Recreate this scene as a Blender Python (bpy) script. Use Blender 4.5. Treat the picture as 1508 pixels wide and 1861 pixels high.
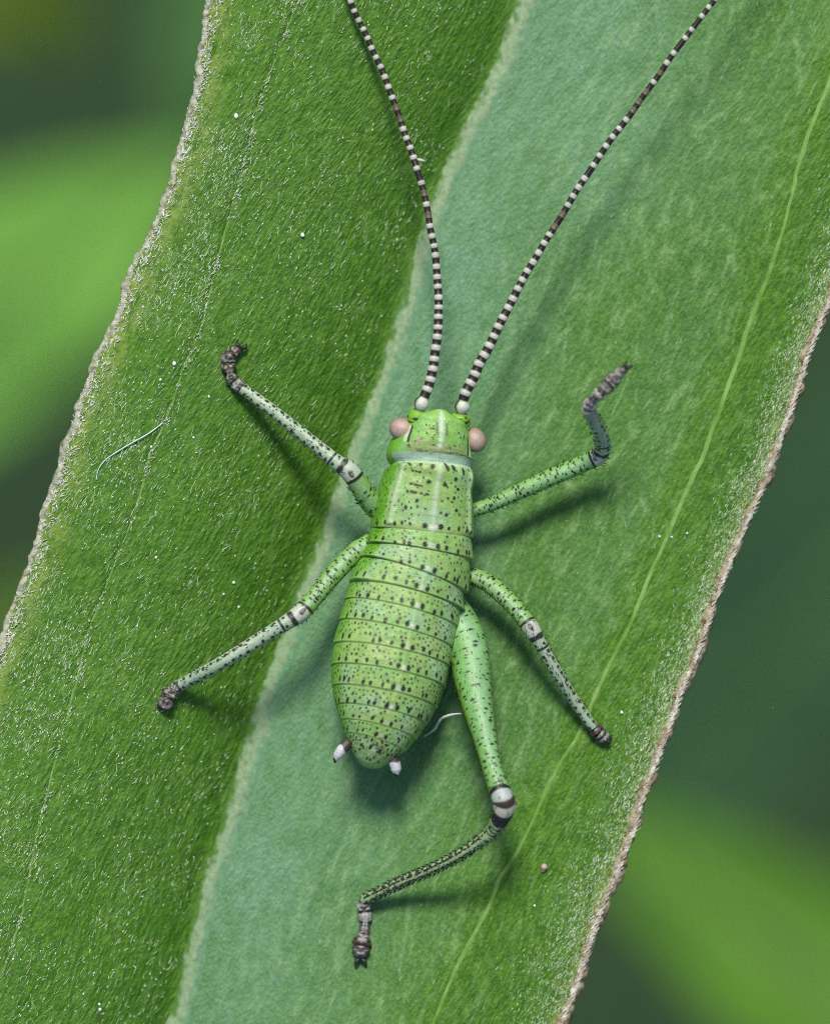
# Macro scene: a spotted green katydid nymph on a hairy lanceolate leaf.  1 unit = 1 mm.
import bpy, math, random
import numpy as np
from mathutils import Vector

for o in list(bpy.data.objects):
    bpy.data.objects.remove(o)
S = bpy.context.scene
C = S.collection
random.seed(7)
R = np.random.default_rng(11)

# ---------------------------------------------------------------- camera, sky, sun, exposure
D = 120.0                 # lens to focus plane, mm
ZF = 1.40                 # height of the focus plane above the midrib
cam = bpy.data.cameras.new('camera')
cam_o = bpy.data.objects.new('camera', cam)
C.objects.link(cam_o)
cam_o.location = (0, 0, ZF + D)
cam.sensor_fit = 'VERTICAL'
cam.sensor_height = 24
cam.lens = 24 * D / 18.61
cam.clip_start = 1.0
cam.clip_end = 60000
cam.dof.use_dof = True
cam.dof.focus_distance = D
cam.dof.aperture_fstop = cam.lens * 0.001 / 3.8     # an opening 3.8 units wide
S.camera = cam_o

SUN_EL, SUN_AZ = math.radians(51), math.radians(-6)
sun_dir = Vector((math.sin(SUN_AZ) * math.cos(SUN_EL), math.cos(SUN_AZ) * math.cos(SUN_EL), math.sin(SUN_EL)))
W = bpy.data.worlds.new('World')
S.world = W
W.use_nodes = True
wn = W.node_tree
sky = wn.nodes.new('ShaderNodeTexSky')
sky.sky_type = 'NISHITA'
sky.sun_disc = False
sky.sun_elevation = SUN_EL
sky.sun_rotation = SUN_AZ % (2 * math.pi)
wn.links.new(sky.outputs[0], wn.nodes['Background'].inputs[0])
wn.nodes['Background'].inputs[1].default_value = 0.085
sun = bpy.data.lights.new('sun', 'SUN')
sun.energy = 2.8
sun.angle = math.radians(15)
sun.color = (1.0, 0.96, 0.88)
sun_o = bpy.data.objects.new('sun', sun)
C.objects.link(sun_o)
sun_o.rotation_euler = sun_dir.to_track_quat('Z', 'Y').to_euler()
sun_o.location = sun_dir * 200
S.view_settings.view_transform = 'Standard'
S.view_settings.look = 'None'
S.view_settings.exposure = 0.55
S.view_settings.gamma = 1.0
S.view_settings.use_curve_mapping = False
S.render.engine = 'CYCLES'
S.cycles.use_denoising = False
S.cycles.pixel_filter_type = 'BLACKMAN_HARRIS'
S.cycles.filter_width = 1.05
S.cycles.max_bounces = 6
S.cycles.diffuse_bounces = 3
S.cycles.glossy_bounces = 3
S.cycles.transmission_bounces = 3

# ---------------------------------------------------------------- helpers
def P(px, py, z):
    """photo position (1508 x 1861, 100 per mm in the focus plane) at height z -> world"""
    k = (D - (np.asarray(z, float) - ZF)) / D / 100.0
    return np.stack([(np.asarray(px, float) - 754) * k, (930.5 - np.asarray(py, float)) * k, np.asarray(z, float) + 0 * k], -1)

def spl(xs, ys, x):
    """smooth curve through points, straight beyond the ends"""
    xs = np.asarray(xs, float); ys = np.asarray(ys, float); x = np.asarray(x, float)
    h = np.diff(xs); d = np.diff(ys) / h
    m = np.empty_like(ys); m[0] = d[0]; m[-1] = d[-1]
    m[1:-1] = (d[:-1] * h[1:] + d[1:] * h[:-1]) / (h[:-1] + h[1:])
    i = np.clip(np.searchsorted(xs, x) - 1, 0, len(xs) - 2)
    t = (x - xs[i]) / h[i]; tc = np.clip(t, 0, 1)
    v = ((1 + 2 * tc) * (1 - tc) ** 2 * ys[i] + tc * (1 - tc) ** 2 * h[i] * m[i]
         + tc * tc * (3 - 2 * tc) * ys[i + 1] + tc * tc * (tc - 1) * h[i] * m[i + 1])
    v = v + np.where(t < 0, (x - xs[0]) * m[0], 0) + np.where(t > 1, (x - xs[-1]) * m[-1], 0)
    return v

def sst(a, b, x):
    t = np.clip((x - a) / (b - a), 0, 1)
    return t * t * (3 - 2 * t)

def lerp(a, b, t):
    return a + (b - a) * np.asarray(t)[..., None]

def vnoise(x, y, seed=0):
    """smooth value noise in 0..1"""
    x = np.asarray(x, float); y = np.asarray(y, float)
    xi = np.floor(x).astype(np.int64); yi = np.floor(y).astype(np.int64)
    fx = x - xi; fy = y - yi
    fx = fx * fx * (3 - 2 * fx); fy = fy * fy * (3 - 2 * fy)
    def h(a, b):
        n = (a * 374761393 + b * 668265263 + seed * 974634777) & 0xffffffff
        n = ((n ^ (n >> 13)) * 1274126177) & 0xffffffff
        return ((n ^ (n >> 16)) & 0xffff) / 65535.0
    return ((h(xi, yi) * (1 - fx) + h(xi + 1, yi) * fx) * (1 - fy)
            + (h(xi, yi + 1) * (1 - fx) + h(xi + 1, yi + 1) * fx) * fy)

def mesh_obj(name, verts, quads, mat, parent=None, col=None, uv=None, tris=None, smooth=True):
    me = bpy.data.meshes.new(name)
    verts = np.asarray(verts, np.float32).reshape(-1, 3)
    quads = np.asarray(quads, np.int32).reshape(-1, 4) if quads is not None else np.zeros((0, 4), np.int32)
    tris = np.asarray(tris, np.int32).reshape(-1, 3) if tris is not None else np.zeros((0, 3), np.int32)
    nq, nt = len(quads), len(tris)
    me.vertices.add(len(verts)); me.vertices.foreach_set('co', verts.ravel())
    loops = np.concatenate([quads.ravel(), tris.ravel()]).astype(np.int32)
    me.loops.add(len(loops)); me.loops.foreach_set('vertex_index', loops)
    st = np.concatenate([np.arange(nq) * 4, nq * 4 + np.arange(nt) * 3]).astype(np.int32)
    me.polygons.add(nq + nt); me.polygons.foreach_set('loop_start', st)
    me.update(calc_edges=True)
    if smooth:
        me.polygons.foreach_set('use_smooth', np.ones(nq + nt, bool))
    if col is not None:
        c = np.asarray(col, np.float32)
        if c.shape[1] == 3:
            c = np.concatenate([c, np.ones((len(c), 1), np.float32)], 1)
        a = me.color_attributes.new('pigment', 'FLOAT_COLOR', 'POINT')
        a.data.foreach_set('color', c.ravel())
    if uv is not None:
        l = me.uv_layers.new(name='grain')
        l.data.foreach_set('uv', np.asarray(uv, np.float32)[loops].ravel())
    me.validate()
    me.materials.append(mat)
    o = bpy.data.objects.new(name, me)
    C.objects.link(o)
    if parent is not None:
        o.parent = parent
        o.matrix_parent_inverse = parent.matrix_world.inverted()
    return o

def empty(name, loc, label, cat, group=None):
    o = bpy.data.objects.new(name, None)
    C.objects.link(o)
    o.location = loc
    o.empty_display_size = 0.3
    bpy.context.view_layer.update()
    return tag(o, label, cat, group)

def tag(o, label, cat, group=None):
    o['label'] = label; o['category'] = cat
    if group:
        o['group'] = group
    return o

def grid_quads(nu, nv, wrap):
    i = np.arange(nu - 1)[:, None]; j = np.arange(nv if wrap else nv - 1)[None, :]
    j2 = (j + 1) % nv
    return np.stack([i * nv + j, i * nv + j2, (i + 1) * nv + j2, (i + 1) * nv + j], -1).reshape(-1, 4)

def resample(pts, n):
    pts = np.asarray(pts, float)
    s = np.concatenate([[0], np.cumsum(np.linalg.norm(np.diff(pts[:, :3], axis=0), axis=1))])
    t = np.linspace(0, s[-1], n)
    return np.stack([spl(s, pts[:, k], t) for k in range(pts.shape[1])], 1), t, s

def sweep(c, r, nv, squash=1.0):
    """rings of radius r about centre line c; angle 0 faces straight up, positive to the right of travel.
    Returns verts (n, nv, 3) and angles"""
    n = len(c)
    T = np.gradient(c, axis=0); T /= np.linalg.norm(T, axis=1)[:, None]
    up = np.tile(np.array([0, 0, 1.0]), (n, 1))
    side = np.cross(T, up); L = np.linalg.norm(side, axis=1)[:, None]
    side = side / np.maximum(L, 1e-6)
    for k in range(1, n):
        if L[k] < 0.08:
            side[k] = side[k - 1]
    nrm = np.cross(side, T)
    a = np.linspace(-math.pi, math.pi, nv, endpoint=False)
    rr = np.asarray(r)[:, None, None] if np.ndim(r) == 1 else np.asarray(r)[:, :, None]
    v = c[:, None, :] + rr * (np.cos(a)[None, :, None] * nrm[:, None, :] * squash + np.sin(a)[None, :, None] * side[:, None, :])
    return v, a

def tube_mesh(v):
    """closed mesh from rings: adds end points"""
    n, nv, _ = v.shape
    q = grid_quads(n, nv, True)
    vv = np.concatenate([v.reshape(-1, 3), v[0].mean(0)[None], v[-1].mean(0)[None]])
    j = np.arange(nv); j2 = (j + 1) % nv
    t = np.concatenate([np.stack([np.full(nv, n * nv), j2, j], 1),
                        np.stack([np.full(nv, n * nv + 1), (n - 1) * nv + j, (n - 1) * nv + j2], 1)])
    return vv, q, t

def capcol(col):
    """colours for a tube mesh: (n, nv, 3) -> with the two end points"""
    return np.concatenate([col.reshape(-1, 3), col[0].mean(0)[None], col[-1].mean(0)[None]])

# ---------------------------------------------------------------- materials
def new_mat(name):
    m = bpy.data.materials.new(name); m.use_nodes = True
    nt = m.node_tree
    b = nt.nodes['Principled BSDF']
    return m, nt, b

def N(nt, kind, **kw):
    n = nt.nodes.new(kind)
    for k, v in kw.items():
        if k.startswith('i_'):
            n.inputs[k[2:].replace('_', ' ')].default_value = v
        else:
            setattr(n, k, v)
    return n

def mix_col(nt, fac, a, b, blend='MIX'):
    n = nt.nodes.new('ShaderNodeMix'); n.data_type = 'RGBA'; n.blend_type = blend
    for sock, val in ((n.inputs[0], fac), (n.inputs[6], a), (n.inputs[7], b)):
        if hasattr(val, 'is_output'):
            nt.links.new(val, sock)
        else:
            sock.default_value = val if not isinstance(val, tuple) else (*val, 1)[:4]
    return n.outputs[2]

def ramp(nt, src, lo, hi, a=0.0, b=1.0):
    n = nt.nodes.new('ShaderNodeMapRange'); n.clamp = True
    nt.links.new(src, n.inputs[0])
    n.inputs[1].default_value = lo; n.inputs[2].default_value = hi
    n.inputs[3].default_value = a; n.inputs[4].default_value = b
    return n.outputs[0]

def math_n(nt, op, a, b=None):
    n = nt.nodes.new('ShaderNodeMath'); n.operation = op
    for s, v in zip(n.inputs, (a, b)):
        if v is None:
            continue
        if hasattr(v, 'is_output'):
            nt.links.new(v, s)
        else:
            s.default_value = v
    return n.outputs[0]

def leaf_material():
    """pigment attribute: r = sky sheen painted as colour, g = pale margin, b = vein streak strength"""
    m, nt, b = new_mat('leaf_blade')
    L = nt.links.new
    uv = N(nt, 'ShaderNodeUVMap', uv_map='grain')
    at = N(nt, 'ShaderNodeAttribute', attribute_name='pigment')
    sep = N(nt, 'ShaderNodeSeparateColor'); L(at.outputs['Color'], sep.inputs[0])
    sheen, edge, streak = sep.outputs[0], sep.outputs[1], sep.outputs[2]
    def mapped(sx, sy):
        mp = N(nt, 'ShaderNodeMapping'); mp.inputs['Scale'].default_value = (sx, sy, 1)
        L(uv.outputs[0], mp.inputs[0]); return mp.outputs[0]
    big = N(nt, 'ShaderNodeTexNoise', i_Scale=1.0, i_Detail=3.0); L(mapped(0.55, 0.3), big.inputs[0])
    mid = N(nt, 'ShaderNodeTexNoise', i_Scale=1.0, i_Detail=4.0, i_Roughness=0.6); L(mapped(4.5, 2.0), mid.inputs[0])
    fine = N(nt, 'ShaderNodeTexNoise', i_Scale=1.0, i_Detail=3.0, i_Roughness=0.7); L(mapped(30, 22), fine.inputs[0])
    swp = N(nt, 'ShaderNodeMapping'); swp.inputs['Rotation'].default_value = (0, 0, math.radians(-9)); swp.inputs['Scale'].default_value = (1, 1, 1)
    L(uv.outputs[0], swp.inputs[0])
    sws = N(nt, 'ShaderNodeMapping'); sws.inputs['Scale'].default_value = (15, 3.6, 1); L(swp.outputs[0], sws.inputs[0])
    strk = N(nt, 'ShaderNodeTexNoise', i_Scale=1.0, i_Detail=3.0, i_Roughness=0.6); L(sws.outputs[0], strk.inputs[0])
    # network of veinlets, long along the leaf
    warp = N(nt, 'ShaderNodeTexNoise', i_Scale=1.0, i_Detail=2.0); L(mapped(3, 2), warp.inputs[0])
    wadd = N(nt, 'ShaderNodeVectorMath', operation='MULTIPLY_ADD')
    L(warp.outputs['Color'], wadd.inputs[0]); wadd.inputs[1].default_value = (0.6, 0.6, 0)
    L(mapped(3.4, 0.72), wadd.inputs[2])
    vor = N(nt, 'ShaderNodeTexVoronoi', feature='DISTANCE_TO_EDGE', i_Scale=1.0); L(wadd.outputs[0], vor.inputs[0])
    vein = ramp(nt, vor.outputs[0], 0.0, 0.13, 1.0, 0.0)
    gate = ramp(nt, mid.outputs[0], 0.42, 0.7)
    veinm = math_n(nt, 'MULTIPLY', math_n(nt, 'MULTIPLY', vein, gate), streak)
    cells = N(nt, 'ShaderNodeTexVoronoi', feature='F1', i_Scale=1.0); L(mapped(17, 11), cells.inputs[0])
    base = mix_col(nt, ramp(nt, big.outputs[0], 0.3, 0.7), (0.056, 0.165, 0.003), (0.088, 0.220, 0.004))
    base = mix_col(nt, ramp(nt, mid.outputs[0], 0.35, 0.7, 0, 0.55), base, (0.095, 0.25, 0.012))
    base = mix_col(nt, ramp(nt, fine.outputs[0], 0.3, 0.75, 0, 0.5), base, (0.034, 0.115, 0.002))
    plain = math_n(nt, 'SUBTRACT', 1.0, sheen)
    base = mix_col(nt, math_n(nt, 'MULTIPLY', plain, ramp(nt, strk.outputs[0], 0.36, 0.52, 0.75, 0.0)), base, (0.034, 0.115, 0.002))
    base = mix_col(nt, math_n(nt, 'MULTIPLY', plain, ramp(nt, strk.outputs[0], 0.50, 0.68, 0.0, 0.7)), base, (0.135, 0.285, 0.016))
    sheen_n = math_n(nt, 'MULTIPLY', sheen, ramp(nt, math_n(nt, 'ADD', mid.outputs[0], math_n(nt, 'MULTIPLY', fine.outputs[0], 1.6)), 1.0, 1.65, 0.35, 1.1))
    base = mix_col(nt, sheen_n, base, (0.180, 0.360, 0.215))  # blue-green sky sheen painted into the base colour
    base = mix_col(nt, math_n(nt, 'MULTIPLY', veinm, 0.75), base, (0.26, 0.42, 0.15))
    speck = ramp(nt, cells.outputs['Distance'], 0.0, 0.16, 1.0, 0.0)
    speck = math_n(nt, 'MULTIPLY', speck, ramp(nt, fine.outputs[0], 0.52, 0.7))
    base = mix_col(nt, math_n(nt, 'MULTIPLY', speck, 0.7), base, (0.38, 0.5, 0.34))
    edn = math_n(nt, 'MULTIPLY', edge, ramp(nt, mid.outputs[0], 0.36, 0.58))
    base = mix_col(nt, edn, base, (0.22, 0.32, 0.055))
    L(base, b.inputs['Base Color'])
    rg = ramp(nt, fine.outputs[0], 0.25, 0.75, 0.30, 0.60)
    L(rg, b.inputs['Roughness'])
    b.inputs['Specular IOR Level'].default_value = 0.26
    b.inputs['Coat Roughness'].default_value = 0.55
    L(math_n(nt, 'MULTIPLY', sheen_n, 0.5), b.inputs['Coat Weight'])
    # relief
    hsum = math_n(nt, 'ADD', math_n(nt, 'MULTIPLY', mid.outputs[0], 0.8), math_n(nt, 'MULTIPLY', fine.outputs[0], 0.30))
    hsum = math_n(nt, 'ADD', hsum, math_n(nt, 'MULTIPLY', veinm, 0.3))
    hsum = math_n(nt, 'ADD', hsum, math_n(nt, 'MULTIPLY', strk.outputs[0], 0.9))
    hsum = math_n(nt, 'ADD', hsum, math_n(nt, 'MULTIPLY', cells.outputs['Distance'], -0.35))
    bp = N(nt, 'ShaderNodeBump'); bp.inputs['Strength'].default_value = 0.8; bp.inputs['Distance'].default_value = 0.06
    L(hsum, bp.inputs['Height']); L(bp.outputs[0], b.inputs['Normal'])
    # light through the blade
    tr = N(nt, 'ShaderNodeBsdfTranslucent'); tr.inputs[0].default_value = (0.10, 0.30, 0.01, 1)
    ms = N(nt, 'ShaderNodeMixShader'); ms.inputs[0].default_value = 0.12
    L(b.outputs[0], ms.inputs[1]); L(tr.outputs[0], ms.inputs[2])
    L(ms.outputs[0], nt.nodes['Material Output'].inputs[0])
    return m

def simple_mat(name, col, rough=0.5, var=None, scale=6.0, spec=0.5, bump=0.0, lo=0.35, hi=0.65, coat=0.0, trans=0.0):
    m, nt, b = new_mat(name)
    tc = N(nt, 'ShaderNodeTexCoord')
    nz = N(nt, 'ShaderNodeTexNoise', i_Scale=scale, i_Detail=4.0, i_Roughness=0.6)
    nt.links.new(tc.outputs['Object'], nz.inputs[0])
    c = mix_col(nt, ramp(nt, nz.outputs[0], lo, hi), col, var or tuple(x * 0.75 for x in col))
    nt.links.new(c, b.inputs['Base Color'])
    b.inputs['Roughness'].default_value = rough
    b.inputs['Specular IOR Level'].default_value = spec
    b.inputs['Coat Weight'].default_value = coat
    b.inputs['Transmission Weight'].default_value = trans
    if bump:
        bp = N(nt, 'ShaderNodeBump'); bp.inputs['Strength'].default_value = bump; bp.inputs['Distance'].default_value = 0.05
        nt.links.new(nz.outputs[0], bp.inputs['Height']); nt.links.new(bp.outputs[0], b.inputs['Normal'])
    return m

def skin_material(name, rough=0.38, grain=0.55, scale=34.0, sss=0.0):
    """insect cuticle: pigment attribute, fine granular relief, waxy gloss"""
    m, nt, b = new_mat(name)
    L = nt.links.new
    at = N(nt, 'ShaderNodeAttribute', attribute_name='pigment')
    tc = N(nt, 'ShaderNodeTexCoord')
    nz = N(nt, 'ShaderNodeTexNoise', i_Scale=scale, i_Detail=3.0, i_Roughness=0.65); L(tc.outputs['Object'], nz.inputs[0])
    n2 = N(nt, 'ShaderNodeTexNoise', i_Scale=5.0, i_Detail=2.0); L(tc.outputs['Object'], n2.inputs[0])
    c = mix_col(nt, ramp(nt, nz.outputs[0], 0.3, 0.75, 0.0, 0.75), at.outputs['Color'], (0.35, 0.45, 0.25), 'MULTIPLY')
    L(mix_col(nt, ramp(nt, n2.outputs[0], 0.3, 0.7, 0.55, 1.0), at.outputs['Color'], c), b.inputs['Base Color'])
    L(ramp(nt, nz.outputs[0], 0.2, 0.8, rough - 0.08, rough + 0.14), b.inputs['Roughness'])
    b.inputs['Subsurface Weight'].default_value = sss
    b.inputs['Subsurface Radius'].default_value = (0.12, 0.2, 0.05)
    b.inputs['Subsurface Scale'].default_value = 1.0
    bp = N(nt, 'ShaderNodeBump'); bp.inputs['Strength'].default_value = grain; bp.inputs['Distance'].default_value = 0.02
    L(nz.outputs[0], bp.inputs['Height']); L(bp.outputs[0], b.inputs['Normal'])
    return m

M_leaf = leaf_material()
M_vein = simple_mat('pale_vein', (0.085, 0.22, 0.012), 0.5, (0.19, 0.32, 0.07), 2.5, bump=0.3)
M_margin = simple_mat('leaf_margin', (0.33, 0.28, 0.17), 0.5, (0.16, 0.08, 0.035), 6.0, bump=0.8, lo=0.42, hi=0.68)
M_margin_pale = simple_mat('pale_leaf_margin', (0.40, 0.41, 0.33), 0.45, (0.20, 0.20, 0.05), 9.0, bump=1.0, lo=0.44, hi=0.66)
M_hair = simple_mat('plant_hair', (0.70, 0.80, 0.56), 0.25, (0.48, 0.62, 0.30), 3.0, spec=0.8)
M_hairr = simple_mat('rope_plant_hair', (0.74, 0.74, 0.64), 0.3, (0.42, 0.34, 0.22), 5.0, spec=0.8)
M_hairg = simple_mat('green_plant_hair', (0.24, 0.42, 0.12), 0.3, (0.36, 0.52, 0.24), 3.0, spec=0.7)
M_hairw = simple_mat('white_plant_hair', (0.88, 0.89, 0.82), 0.25, (0.66, 0.66, 0.52), 3.0, spec=0.8)
M_rib = skin_material('pale_midrib', 0.5, 0.35, 20.0)
M_skin = skin_material('katydid_cuticle')
M_leg = skin_material('katydid_leg_cuticle', 0.34, 0.45, 40.0)
M_eye = skin_material('katydid_eye_surface', 0.24, 0.4, 60.0)
M_fibre = simple_mat('white_fibre', (0.75, 0.76, 0.72), 0.4, (0.45, 0.38, 0.28), 6.0)
M_silk = simple_mat('silk_strand', (0.45, 0.62, 0.60), 0.25, (0.55, 0.70, 0.62), 4.0, spec=0.8)
M_grain = simple_mat('white_dust', (0.85, 0.86, 0.84), 0.35, (0.75, 0.76, 0.76), 20.0)

# ---------------------------------------------------------------- the leaf
yL = [0, 170, 270, 370, 490, 600, 700, 800, 930, 1050, 1110, 1180, 1300, 1500, 1861]
xL = [384, 355, 330, 300, 245, 205, 160, 125, 85, 50, 24, 0, -45, -110, -215]
yA = [0, 116, 215, 298, 381, 481, 590, 676, 727, 823, 927, 992, 1057, 1140, 1233, 1353, 1480, 1560, 1680, 1760, 1861]
xA = [545, 497, 464, 444, 421, 394, 368, 333, 316, 275, 247, 223, 196, 165, 141, 110, 77, 60, 35, 9, -22]
yM = [0, 141, 235, 300, 400, 500, 560, 660, 750, 800, 900, 1000, 1050, 1190, 1260, 1350, 1450, 1520, 1600, 1700, 1800, 1861]
xM = [942, 890, 842, 811, 771, 745, 726, 696, 660, 641, 604, 572, 552, 503, 472, 451, 420, 400, 372, 348, 327, 307]
yF = [164, 277, 390, 470, 592, 671, 746, 834, 909, 977, 1056, 1128, 1240, 1337, 1409, 1470, 1534, 1599, 1639, 1723, 1800, 1861]
xF = [1500, 1457, 1429, 1406, 1359, 1334, 1306, 1274, 1238, 1211, 1175, 1147, 1092, 1049, 1005, 977, 948, 908, 892, 848, 812, 788]
yR = [0, 200, 400, 536, 647, 722, 846, 905, 997, 1088, 1215, 1248, 1369, 1450, 1518, 1583, 1647, 1716, 1788, 1853]
xR = [1720, 1640, 1562, 1508, 1465, 1441, 1397, 1374, 1334, 1298, 1254, 1239, 1196, 1166, 1146, 1120, 1094, 1069, 1047, 1021]
TIP, BASE = -2600.0, 4300.0

def leaf_lines(py):
    py = np.asarray(py, float)
    m = spl(yM, xM, py)
    # a lanceolate leaf: full width in the picture, narrowing to the tip and to the stalk beyond it
    w = np.where(py < -150, np.sqrt(np.clip(1 - ((-150 - py) / (-150 - TIP)) ** 1.7, 0.0004, 1)), 1.0)
    w = np.where(py > 2050, np.clip(1 - ((py - 2050) / (BASE - 2050)) ** 1.3, 0.035, 1), w)
    yc = np.clip(py, -150, 2050)
    mc = spl(yM, xM, yc)
    out = [m + (spl(a, b, yc) - mc) * w for a, b in ((yL, xL), (yA, xA))]
    out.append(m)
    out += [m + (spl(a, b, yc) - mc) * w for a, b in ((yF, xF), (yR, xR))]
    return np.stack(out, -1)          # (..., 5)

sK = [0, .06, .15, .5, 1, 1.4, 1.7, 1.88, 1.96, 2, 2.04, 2.2, 2.5, 2.8, 2.95, 3, 3.05, 3.3, 3.7, 3.9, 4]
zK = [1.06, 1.16, 1.22, 1.33, 1.32, 1.06, .66, .28, .07, .03, .06, .13, .32, .58, .70, .73, .73, .72, .68, .63, .55]

def s_of(px, py):
    K = leaf_lines(py)
    px = np.asarray(px, float)
    s = np.zeros(np.broadcast(px, K[..., 0]).shape)
    for k in range(4):
        s = s + np.clip((px - K[..., k]) / (K[..., k + 1] - K[..., k]), 0, 1)
    return s

def leaf_z_s(s, px, py):
    w = np.clip((leaf_lines(py)[..., 4] - leaf_lines(py)[..., 0]) / 1200.0, 0.03, 1)
    z = spl(sK, zK, s) * w
    # the blade sinks a little at each vein and bellies between them
    z = z - 0.025 * np.exp(-((s - 1) / 0.05) ** 2) - 0.02 * np.exp(-((s - 3) / 0.03) ** 2)
    away = sst(0.03, 0.4, np.abs(s - 2))
    z = z + away * w * (0.16 * (vnoise(px / 330.0, py / 420.0, 3) - 0.5) + 0.07 * (vnoise(px / 95.0 + py / 400., py / 190.0, 4) - 0.5)
                        + 0.022 * (vnoise(px / 24.0 + py / 75., py / 60.0, 5) - 0.5))
    # slight sag of the whole leaf towards tip and stalk, outside the picture
    z = z - 2.2e-6 * np.clip(-300 - py, 0, None) ** 2 * 0.5 - 2.2e-6 * np.clip(py - 2200, 0, None) ** 2 * 0.5
    return z

def leaf_z(px, py):
    return leaf_z_s(s_of(px, py), np.asarray(px, float), np.asarray(py, float))

LEAF = empty('leaf', (float(P(307, 1861, 0)[0]), float(P(307, 1861, 0)[1]), 0.0),
             'long hairy green leaf with a pale midrib that the spotted insect stands on', 'leaf')

rows = np.concatenate([np.arange(TIP, -80, 42), np.arange(-80, 1950, 4.0), np.arange(1950, BASE + 1, 42)])
sc_ = np.concatenate([np.linspace(0, 0.2, 22, endpoint=False), np.linspace(.2, 1.85, 92, endpoint=False), np.linspace(1.85, 2.15, 46, endpoint=False),
                      np.linspace(2.15, 2.9, 84, endpoint=False), np.linspace(2.9, 3.1, 16, endpoint=False), np.linspace(3.1, 4, 44)])
KL = leaf_lines(rows)
fi = np.minimum(sc_.astype(int), 3); ff = sc_ - fi
PX = KL[:, fi] * (1 - ff) + KL[:, fi + 1] * ff
PY = np.repeat(rows[:, None], len(sc_), 1)
# uneven margins
wob = 7 * (vnoise(PY / 37.0, PY * 0 + 2, 8) - .5) + 4 * (vnoise(PY / 12.0, PY * 0 + 5, 9) - .5)
PX = PX + np.where(sc_[None] < .12, wob * (1 - sc_[None] / .12), 0) + np.where(sc_[None] > 3.9, wob * (sc_[None] - 3.9) / .1, 0)
SS = np.repeat(sc_[None], len(rows), 0)
PZ = leaf_z_s(SS, PX, PY)
V = P(PX, PY, PZ)
dark = 1 - sst(1.93, 2.0, SS)
sheen = sst(2.0, 2.02, SS) * (1 - 0.78 * sst(2.12, 2.78, SS + 0.35 * (vnoise(PX / 170, PY / 330, 12) - .5))) * (1 - sst(2.86, 2.99, SS))  # mask of the painted sheen, strongest beside the midrib, fading to the right vein
sheen = sheen * (0.75 + 0.5 * (vnoise(PX / 120., PY / 160., 13) - .3))
sheen = np.clip(sheen + 0.05, 0, 1)
edge = np.clip(1 - (PX - KL[:, :1]) / 62.0, 0, 1) * (SS < 2) + np.clip(1 - (KL[:, 4:] - PX) / 34.0, 0, 1) * (SS > 2)
edge = np.clip(edge * 1.5, 0, 1)
streak = 0.25 + 0.75 * sst(2.1, 2.4, SS) * (1 - .6 * sst(2.95, 3.0, SS))
UVx = (PX - KL[:, 2:3]) / 100.0; UVy = PY / 100.0
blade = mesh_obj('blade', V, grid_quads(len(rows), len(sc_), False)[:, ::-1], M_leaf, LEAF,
                 col=np.stack([sheen, edge, streak], -1).reshape(-1, 3), uv=np.stack([UVx, UVy], -1).reshape(-1, 2))
sol = blade.modifiers.new('thickness', 'SOLIDIFY'); sol.thickness = 0.14; sol.offset = -1

def strip_vein(name, sv, half, rise, mat, y0=TIP + 60, y1=BASE - 60, seed=1, step=5.0, rough=1.0):
    """a raised vein lying in the blade along the line s = sv"""
    ys = np.concatenate([np.arange(y0, -60, 40), np.arange(-60, 1930, step), np.arange(1930, y1, 40)])
    K = leaf_lines(ys); k = int(min(sv, 3)); f = sv - k
    cx = K[:, k] * (1 - f) + K[:, k + 1] * f
    wv = np.clip((K[:, 4] - K[:, 0]) / 1200.0, 0.1, 1)
    hw = half * wv * (0.8 + 0.4 * vnoise(ys / 60., ys * 0, seed))
    hw = hw * (1.0 + 0.25 * rough * (vnoise(ys / 13., ys * 0, seed + 5) - .5))
    t = np.linspace(-1, 1, 13)
    px = cx[:, None] + hw[:, None] * t[None] + 2.0 * (vnoise(ys / 21., ys * 0, seed + 9)[:, None] - .5)
    py = np.repeat(ys[:, None], 13, 1)
    z = leaf_z(px, py) + rise * np.sqrt(np.clip(1 - t[None] ** 2, 0, 1)) * (1 + rough * 0.4 * (vnoise(px / 9., py / 16., seed + 3) - .5)) - 0.012
    return mesh_obj(name, P(px, py, z), grid_quads(len(ys), 13, False)[:, ::-1], mat, LEAF)

def midrib():
    ys = np.concatenate([np.arange(TIP + 60, -60, 40), np.arange(-60, 1930, 3.0), np.arange(1930, BASE - 60, 40)])
    K = leaf_lines(ys)
    cxm = K[:, 2] + 0.03 * (K[:, 3] - K[:, 2]) * 0.9
    wv = np.clip((K[:, 4] - K[:, 0]) / 1200.0, 0.1, 1)
    hw_ = 24 * wv * (0.85 + 0.3 * vnoise(ys / 90., ys * 0, 21))
    t = np.linspace(-1, 1, 31)
    px = cxm[:, None] + hw_[:, None] * t[None]; py = np.repeat(ys[:, None], 31, 1)
    z = leaf_z(px, py) + 0.034 * (1 - t[None] ** 2) ** 1.5 + 0.012 * (vnoise(px / 7., py / 11., 23) - .5) - 0.004
    nz = 0.7 * (vnoise(px / 6., py / 9., 24) - .5) + 0.8 * (vnoise(px / 14., py / 34., 25) - .5)
    tt = t[None] + 0.8 * nz
    left = sst(-0.85, -0.35, tt); right = sst(-0.05, 0.75, tt)
    col = lerp(np.broadcast_to(np.array([0.062, 0.180, 0.006]), px.shape + (3,)), np.array([0.245, 0.350, 0.185]), left)
    col = lerp(col, np.array([0.140, 0.300, 0.150]), right)  # right edge takes up the sheen colour painted on the blade
    col = col * (0.85 + 0.3 * vnoise(px / 4., py / 5., 26))[..., None]
    return mesh_obj('midrib', P(px, py, z), grid_quads(len(ys), 31, False)[:, ::-1], M_rib, LEAF, col=col.reshape(-1, 3))
rib = midrib()
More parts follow.
